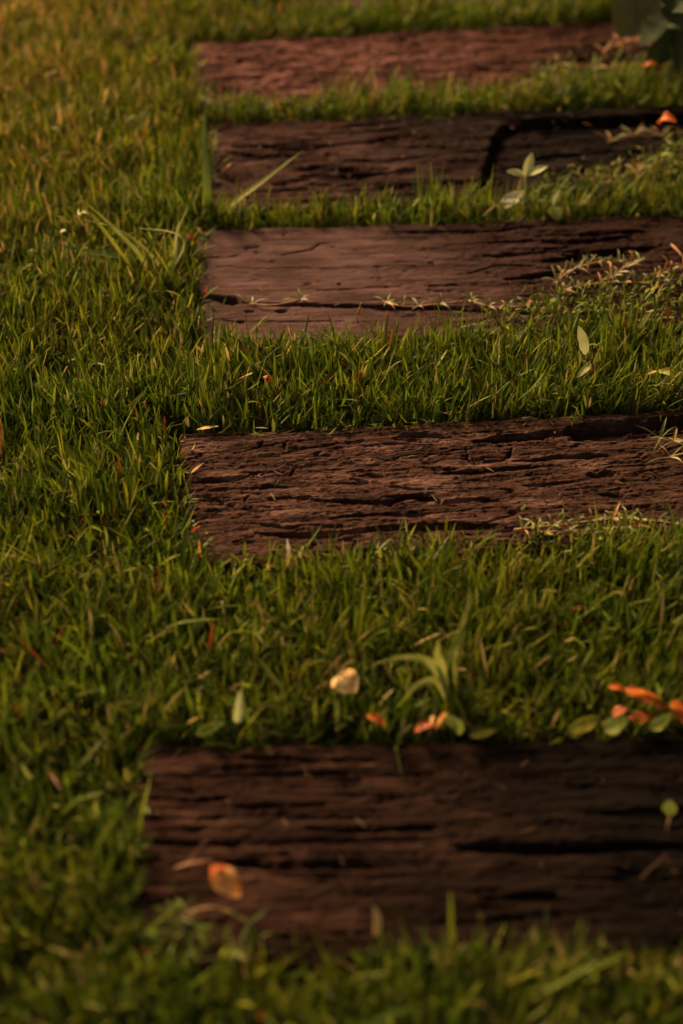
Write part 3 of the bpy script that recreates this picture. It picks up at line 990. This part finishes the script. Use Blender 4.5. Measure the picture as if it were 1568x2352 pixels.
fallen('tiny pale peach leaf scrap beside the arching green leaf', (990, 1676), (998, 1654), .0061, L_PEACH, .045, .056, bow=.1, cup=.4, wave=.05, seed=19)
fallen('arching pale green leaf curving over behind the nearest sleeper', (1060, 1692), (1012, 1650), .0109, L_LIME, .036, .056, bow=.32, cup=.4, wave=.03, seed=20, face=FACE)
fallen('narrow orange leaf leaning against the arching green leaf', (1000, 1684), (1028, 1644), .0054, L_FLAME, .04, .062, bow=.05, cup=.4, wave=.04, seed=21)
fallen('thin yellow leaf sliver lying along the middle of the nearest sleeper\'s far edge', (1078, 1700), (1140, 1686), .0068, L_YEL, .036, .04, bow=.1, cup=.2, wave=.04, seed=22, face=FACE)
fallen('small crumpled dark red leaf in the grass between brown and nearest sleepers', (1310, 1408), (1356, 1412), .006, L_RUST, .032, .034, bow=.12, cup=.4, wave=.12, seed=23)
fallen('bright orange flower-like leaf on the right end of the notched sleeper', (1512, 292), (1552, 288), .0163, L_ORANGE, .045, .06, bow=.3, cup=.3, wave=.10, seed=24, face=FACE)
fallen('small yellow heart-shaped leaf on the dark right end of the nearest sleeper', (1537, 1884), (1536, 1848), .0116, L_LIME, .036, .05, (1530, 1905, .034), bow=.06, cup=.4, wave=.03, seed=25, blunt=1.3)
fallen('tiny curled red leaf in the grass before the pale sleeper\'s left half', (604, 874), (618, 890), .0068, L_RED, .05, .044, bow=.4, cup=.6, wave=.08, seed=26)
fallen('red-brown scrap of leaf in the grass at the pale sleeper\'s far left corner', (424, 548), (446, 566), .0082, L_RUST, .055, .045, bow=.2, cup=.4, wave=.1, seed=27)
fallen('small tan oval leaf upright at the brown sleeper\'s far left corner', (434, 990), (431, 966), .0048, L_TAN, .05, .062, bow=.06, cup=.3, wave=.03, seed=28)
fallen('white speck of dry leaf on the open lawn at the far left', (140, 545), (152, 537), .0061, L_SILVER, .052, .056, bow=.1, cup=.3, wave=.08, seed=29)
fallen('small orange leaf scrap in the grass left of centre before the pale sleeper', (506, 838), (520, 826), .0041, L_ORANGE, .05, .056, bow=.1, cup=.3, wave=.1, seed=30)
fallen('flat tan flake of bark on the brown sleeper\'s far left edge', (452, 996), (502, 988), .0048, L_TAN, .033, .034, name='bark_flake', bow=.02, cup=.1, wave=.02, seed=31)
fallen('dull orange leaf in the grass below the reddish sleeper\'s right end', (1470, 165), (1512, 158), .0122, L_ORANGE, .05, .055, bow=.15, cup=.3, wave=.1, seed=32)
fallen('thin brown straw leaf lying on the nearest sleeper left of the bright orange leaf', (398, 2004), (486, 1984), .0036, L_TWIG, .034, .042, bow=.05, cup=.4, wave=.02, seed=33)

# --- single red and straw blades standing in the grass
for k, (pts, w, m, lab) in enumerate([
        ([(236, 945), (234, 928), (233, 912)], .0048, L_RED, 'short red blade standing in the lawn left of the brown sleeper\'s far corner'),
        ([(2, 1050), (4, 1000), (0, 960)], .0050, L_FLAME, 'orange dry blade at the left edge of the picture'),
        ([(436, 1226), (448, 1214), (460, 1208)], .0045, L_RED, 'red blade leaning onto the brown sleeper\'s left end'),
        ([(462, 1282), (460, 1262), (456, 1240)], .0050, L_FLAME, 'orange blade at the near left corner of the brown sleeper'),
        ([(438, 1036), (446, 1025), (448, 1014)], .0035, L_TAN, 'straw blade over the far left of the brown sleeper'),
        ([(438, 1086), (452, 1074), (468, 1062)], .0038, L_TAN, 'longer straw blade across the brown sleeper\'s left end'),
        ([(486, 350), (497, 330), (510, 310)], .0050, L_RUN_P, 'upper rusty blade against the notched sleeper\'s left end'),
        ([(510, 395), (520, 383), (534, 374)], .0055, L_RUN_P, 'lower rusty blade against the notched sleeper\'s left end'),
        ([(466, 690), (472, 672), (474, 656)], .0050, L_RUST, 'red-brown blade at the left end of the pale sleeper\'s split'),
        ([(864, 2150), (866, 2110), (858, 2080)], .0080, L_TAN, 'blurred tan stub of straw before the nearest sleeper'),
        ([(92, 1745), (118, 1780), (140, 1815)], .0042, L_TWIG, 'brown dry blade in the lawn left of the nearest sleeper'),
        ([(786, 1280), (788, 1262), (787, 1240)], .0042, L_TAN, 'straw blade at the middle front edge of the brown sleeper'),
        ([(1540, 560), (1556, 576), (1568, 590)], .0040, L_RUN_P, 'thin straw blade lying on the pale sleeper near the right edge')]):
    P = [on_z(pts[0][0], pts[0][1], .028), on_z(pts[1][0], pts[1][1], .048), on_z(pts[2][0], pts[2][1], .060)]
    if k == 12:
        P = [on_z(*p, TOP + .006) for p in pts]
    o = ribbon('dry_grass_leaf', P, w, m, base=.7)
    tag(o, lab, 'dry blade', 'single red and straw blades')

# --- twigs
for pts, r_, lab in [([(1470, 2018), (1500, 1990), (1530, 1962)], .0006, 'thin reddish twig on the dark right end of the nearest sleeper'),
                     ([(430, 1985), (455, 1950), (480, 1925)], .0009, 'faint brown twig on the nearest sleeper above the straw leaf')]:
    o = tube('twig', [on_z(*p, TOP + .006 + .008 * i) for i, p in enumerate(pts)], (r_, r_ * .6), L_TWIG, None, 10, 6, .15)
    tag(o, lab, 'twig')

# --- seed stalks
for pts, m, lab in [([(712, 812), (706, 784), (697, 758)], L_SILVER, 'pale bent seed stalk just before the pale sleeper\'s front edge'),
                    ([(160, 800), (168, 778), (176, 757)], L_TAN, 'thin seed stalk in the open lawn left of the pale sleeper'),
                    ([(136, 896), (142, 868), (154, 842)], L_TAN, 'seed stalk in the lawn far left, level with the wide grass strip'),
                    ([(520, 890), (548, 872), (580, 857)], L_TAN, 'slanting seed stalk in the grass strip before the pale sleeper'),
                    ([(458, 772), (456, 752), (458, 728)], L_TAN, 'upright seed stalk at the near left corner of the pale sleeper'),
                    ([(1148, 868), (1146, 842), (1147, 818)], L_SILVER, 'beaded pale seed head in the middle of the wide grass strip'),
                    ([(812, 904), (822, 880), (828, 852)], L_RED, 'dark red stalk in the grass strip before the pale sleeper'),
                    ([(1108, 910), (1098, 885), (1092, 862)], L_RED, 'dark red stalk right of the beaded seed head'),
                    ([(818, 748), (822, 722), (829, 696)], L_RUN_P, 'pinkish seed stalk rising over the pale sleeper\'s front edge'),
                    ([(338, 960), (336, 940), (332, 922)], L_TAN, 'seed stalk in the lawn left behind the brown sleeper'),
                    ([(520, 1446), (516, 1412), (510, 1382)], L_TAN, 'straw stalk in the grass before the brown sleeper\'s left part'),
                    ([(1180, 690), (1176, 668), (1171, 646)], L_RUN_P, 'pinkish stalk over the pale sleeper left of the runner tangle'),
                    ([(1236, 700), (1228, 676), (1222, 656)], L_RUN_P, 'dark pink stalk beside the runner tangle on the pale sleeper'),
                    ([(1420, 888), (1480, 862), (1540, 846)], L_RED, 'long thin red stem arching through the grass near the right edge')]:
    P = [on_z(pts[0][0], pts[0][1], .02), on_z(pts[1][0], pts[1][1], .045), on_z(pts[2][0], pts[2][1], .065)]
    e = empty('seed_stalk', P[0])
    tag(e, lab, 'seed stalk', 'seed stalks in the lawn')
    tube('stem', P, (.0007, .0006), m, e, 8, 5)
    Q = spline(P, 20)
    if 'stem arching' not in lab:
        tube('seed_head', list(Q[11:]), (.0010, .0007), m, e, 12, 6, .7)

# --- creeping grass runners lying on the timbers
rr = np.random.default_rng(55)


def runner(label, pts, z0, n_leaf, size=.022, pink=.25, rise=.35, mats_=None):
    W_ = [on_z(px, py, z0 + .003 + .004 * math.sin(i * 1.7)) for i, (px, py) in enumerate(pts)]
    e = empty('grass_runner', W_[0])
    tag(e, label, 'grass runner', 'creeping grass runners on the sleepers')
    tube('stem', W_, (.0011, .0008), L_STOL, e, 14, 5)
    S = spline(W_, 60)
    nodes = np.linspace(3, 60, max(2, n_leaf // 4)).astype(int)
    for nd in nodes:
        a0 = rr.uniform(0, 6.28)
        kk = rr.integers(3, 6)
        for q in range(kk):
            a = a0 + 2 * math.pi * q / kk + rr.normal(0, .35)
            el = abs(rr.normal(rise, .25))
            Lf = size * rr.uniform(.6, 1.25)
            d = np.array([math.cos(a) * math.cos(el), math.sin(a) * math.cos(el), math.sin(el)])
            b = S[nd]
            mid = b + d * Lf * .55 + np.array([0, 0, .002])
            tip = b + d * Lf - np.array([0, 0, .15 * Lf * rr.uniform(0, 1)])
            tip[2] = max(tip[2], z0 + .002)
            ribbon('leaf', [b, mid, tip], .0035 * rr.uniform(.6, 1.25), (mats_ or (L_RUN_P, L_RUN))[0 if rr.uniform() < pink else 1], e,
                   face=np.array([.1 * rr.normal(), -.3, .95]), nseg=5, base=.55, power=1.8)
    return e


runner('leafy runner arching over the pale sleeper\'s right half, top of the tangle', [(1272, 650), (1310, 622), (1362, 604), (1420, 600)], TOP + .010, 32, .021, .2, .5)
runner('runner with stiff spread leaves right of the tangle\'s top on the pale sleeper', [(1400, 640), (1440, 610), (1470, 600)], TOP + .010, 24, .021, .15, .5)
runner('low runner with reddish bits along the lower tangle on the pale sleeper', [(1280, 668), (1380, 650), (1480, 648), (1590, 640)], TOP + .006, 44, .019, .35)
runner('runner at the right edge of the pale sleeper', [(1500, 640), (1540, 620), (1600, 605)], TOP + .008, 20, .021, .4, .4)
runner('runner along the middle of the pale sleeper\'s front edge', [(880, 692), (930, 704), (990, 700), (1078, 690)], TOP, 22, .018, .1)
runner('runner on the pale sleeper\'s front edge left of the tangle', [(1076, 690), (1130, 704), (1190, 704), (1262, 690)], TOP, 20, .018, .1)
runner('little runner lying across the split in the pale sleeper', [(572, 698), (630, 700), (690, 688)], TOP - .002, 7, .024, 0)
runner('long runner with star-shaped leaves along the brown sleeper\'s front right edge', [(1180, 1216), (1260, 1208), (1330, 1200), (1420, 1190), (1500, 1196), (1600, 1210)], TOP + .002, 48, .019, .22, .5)
runner('second runner tucked under the star-leaved one on the brown sleeper\'s front edge', [(1240, 1222), (1360, 1216), (1470, 1206)], TOP - .001, 24, .017, .5, .4)
runner('runner hanging onto the brown sleeper at the right edge', [(1512, 1006), (1545, 1012), (1600, 1020)], TOP + .006, 12, .028, .12, .3)
runner('runner with drooping leaves just below on the brown sleeper\'s right edge', [(1536, 1050), (1570, 1042), (1610, 1040)], TOP + .006, 8, .028, .1, .2)
runner('pinkish runner across the notched sleeper\'s right end', [(1396, 326), (1450, 312), (1510, 310), (1600, 298)], TOP - .012, 18, .028, .35, .35)
runner('runner fringe on the near right edge of the notched sleeper', [(1330, 412), (1420, 404), (1490, 380), (1590, 345)], TOP, 20, .026, .4, .4)
runner('dried orange-brown runner on the right end of the reddish sleeper', [(1380, 120), (1430, 96), (1480, 98), (1510, 120)], TOP + .01, 28, .030, .55, .5, (L_RUST, L_STOL))
runner('dry runner wisp at the front edge of the reddish sleeper', [(1286, 146), (1320, 150), (1370, 156)], TOP, 6, .024, .8, .3)
runner('grassy runner on the nearest sleeper\'s near left corner', [(400, 2110), (470, 2085), (520, 2092), (570, 2120)], TOP + .002, 8, .022, .3, .25, (L_WEED_D, L_WEED_D))

# --- the dark shrub on the right; its unseen run along the side is added for shade
shrub = empty('leafy_shrub', (1.0, 2.2, 0.0))
tag(shrub, 'dark leafy shrub in the top right corner beside the reddish sleeper, with an unseen run added for shade', 'shrub')
rs = np.random.default_rng(77)


def screen(p):
    zc = p[1] * math.cos(PITCH) + (CAM_H - p[2]) * math.sin(PITCH)
    vv = ((CAM_H - p[2]) * math.cos(PITCH) - p[1] * math.sin(PITCH)) / zc
    return 784 + FPX * p[0] / zc, 1176 + FPX * vv, zc


for k in range(9):
    bx_, by_ = rs.uniform(.78, 1.15), 0.7 + k * .29
    if k == 6: bx_ = .86
    tube('stem', [(bx_, by_, -.02), (bx_ + rs.normal(0, .05), by_ + rs.normal(0, .05), .35), (bx_ + rs.normal(0, .12), by_ + rs.normal(0, .12), .85)],
         (.012, .005), L_BARK, shrub, 8, 8)
proto = {}
for key, m in (('d', L_SHRUB), ('g', L_SHRUB_G)):
    for j in range(3):
        o = leaf('leaf', (0, 0, 0), (0, .1, 0), .056, m, None, face=np.array([0, 0, 1.0]), bow=.12 - .1 * j, cup=.2, wave=.02, seed=60 + j, nl=8, nw=4)
        proto[key, j] = o.data
        bpy.data.objects.remove(o)
from mathutils import Euler, Matrix, Vector
bulk_v, bulk_q = [], []
made, kept = 0, 0
while made < 2600:
    y_ = rs.uniform(.55, 3.3)
    p = np.array([rs.uniform(.58, 1.4), y_, rs.uniform(.03, 1.0) ** .9])
    core = ((p[0] - 1.05) / .47) ** 2 + (max(p[2] - .35, 0) / .72) ** 2
    if core > 1 + .25 * rs.normal():
        continue
    made += 1
    sx, sy, zc = screen(p)
    m_ = .085 / max(zc, .2) * FPX
    clear = sx > 1568 + m_ or (sx > 1500 + .45 * m_ and sy < 96 - .3 * m_ + .4 * (sx - 1540))
    if not clear or zc < .3:
        continue
    rot = Euler((rs.normal(-.5, .5), rs.normal(0, .5), rs.uniform(0, 6.28)))
    sc_ = rs.uniform(.7, 1.25)
    me = proto['g' if rs.uniform() < .1 and sx > 1700 else 'd', rs.integers(3)]
    if kept < 200 and sx < 1900:
        o = bpy.data.objects.new('leaf', me)
        col.objects.link(o)
        o.parent = shrub
        o.location = tuple(p - np.array(shrub.location))
        o.rotation_euler = rot
        o.scale = (sc_,) * 3
        kept += 1
    else:
        co = np.empty(len(me.vertices) * 3)
        me.vertices.foreach_get('co', co)
        R_ = np.array(rot.to_matrix())
        bulk_q.append(np.array([q.vertices[:] for q in me.polygons]) + sum(len(b) for b in bulk_v) if len(bulk_v) < 1 else np.array([q.vertices[:] for q in me.polygons]) + len(bulk_v) * len(me.vertices))
        bulk_v.append(co.reshape(-1, 3) @ R_.T * sc_ + p)
fol = big_mesh('foliage', np.concatenate(bulk_v) - np.array(shrub.location), np.concatenate(bulk_q), np.zeros((0, 3), int), L_SHRUB)
fol.parent = shrub
fol['kind'] = 'stuff'
for k in range(100):
    b = on_y(rs.uniform(1512, 1680), rs.uniform(-140, 76), rs.uniform(2.2, 2.6))
    if b[2] < .03:
        b[2] = rs.uniform(.04, .12)
    o = bpy.data.objects.new('leaf', proto['d', rs.integers(3)])
    col.objects.link(o)
    o.parent = shrub
    o.location = tuple(b - np.array(shrub.location))
    o.rotation_euler = Euler((rs.normal(-.9, .4), rs.normal(0, .5), rs.normal(3.1, .9)))
    o.scale = (rs.uniform(.6, 1.0),) * 3
# the big grey-green leaves that hang into view
for b, t, w, zb, zt, sd_ in [((1506, -40), (1420, 84), .085, .16, .075, 70), ((1560, -60), (1476, 40), .08, .2, .12, 71)]:
    leaf('leaf', on_z(*b, zb), on_z(*t, zt), w, L_SHRUB_G if sd_ < 72 else L_SHRUB, shrub, bow=.08, cup=.2, wave=.02, seed=sd_, blunt=.8)

# ------------------------------------------------------------------ unseen tree added so that its crown shades the near end of the path
tree = empty('added_shade_tree', (1.75, 0.1, 0.0))
tag(tree, 'unseen broad tree added beyond the picture to shade the near sleepers', 'tree')
T0 = np.array([1.75, 0.1, 0.0])
tube('trunk', [T0 + (0, 0, -.1), T0 + (-.03, .03, .7), T0 + (-.12, .10, 1.5), T0 + (-.3, .2, 2.3)], (.13, .085), L_BARK, tree, 14, 12, .04)
CC = np.array([0.02, 1.24])
limb_ends = []
for k in range(9):
    a = 2 * math.pi * k / 9 + .2
    e_ = np.array([CC[0] + 1.7 * math.cos(a), CC[1] + 1.7 * math.sin(a), 2.6 + .3 * math.sin(2.3 * k)])
    b_ = T0 + (-.12 - .02 * k, .10 + .01 * k, 1.5 + .09 * k)
    tube('limb', [b_, (b_ + e_) / 2 + np.array([0, 0, .25]), e_], (.045, .012), L_BARK, tree, 12, 8)
rt = np.random.default_rng(91)
NL = 30000
cl = []
while len(cl) < 420:
    q = rt.uniform(-1, 1, 3)
    if q[0] ** 2 + q[1] ** 2 < 1 and abs(q[2]) < 1 - .5 * (q[0] ** 2 + q[1] ** 2):
        cl.append((CC[0] + 2.45 * q[0], CC[1] + 2.45 * q[1], 2.75 + .6 * q[2]))
cl = np.array(cl)
ctr = cl[rt.integers(len(cl), size=NL)] + rt.normal(0, .13, (NL, 3))
ax1 = rt.normal(size=(NL, 3)); ax1[:, 2] *= .5
ax1 /= np.linalg.norm(ax1, axis=1)[:, None]
ax2 = np.cross(ax1, rt.normal(0, .5, (NL, 3)) + np.array([0, 0, 1.0]))
ax2 /= np.linalg.norm(ax2, axis=1)[:, None]
sz = rt.uniform(.05, .085, (NL, 1))
cv = np.stack([ctr - ax1 * sz, ctr + ax2 * sz * .45 - ax1 * sz * .1, ctr + ax1 * sz, ctr - ax2 * sz * .45 - ax1 * sz * .1], 1).reshape(-1, 3)
cr_o = big_mesh('crown', cv - T0, np.arange(NL * 4).reshape(-1, 4), np.zeros((0, 3), int), mat_leaf('crown', (0.035, 0.055, 0.012), (0.06, 0.085, 0.018), 0.5, 0.2, 3))
cr_o.parent = tree
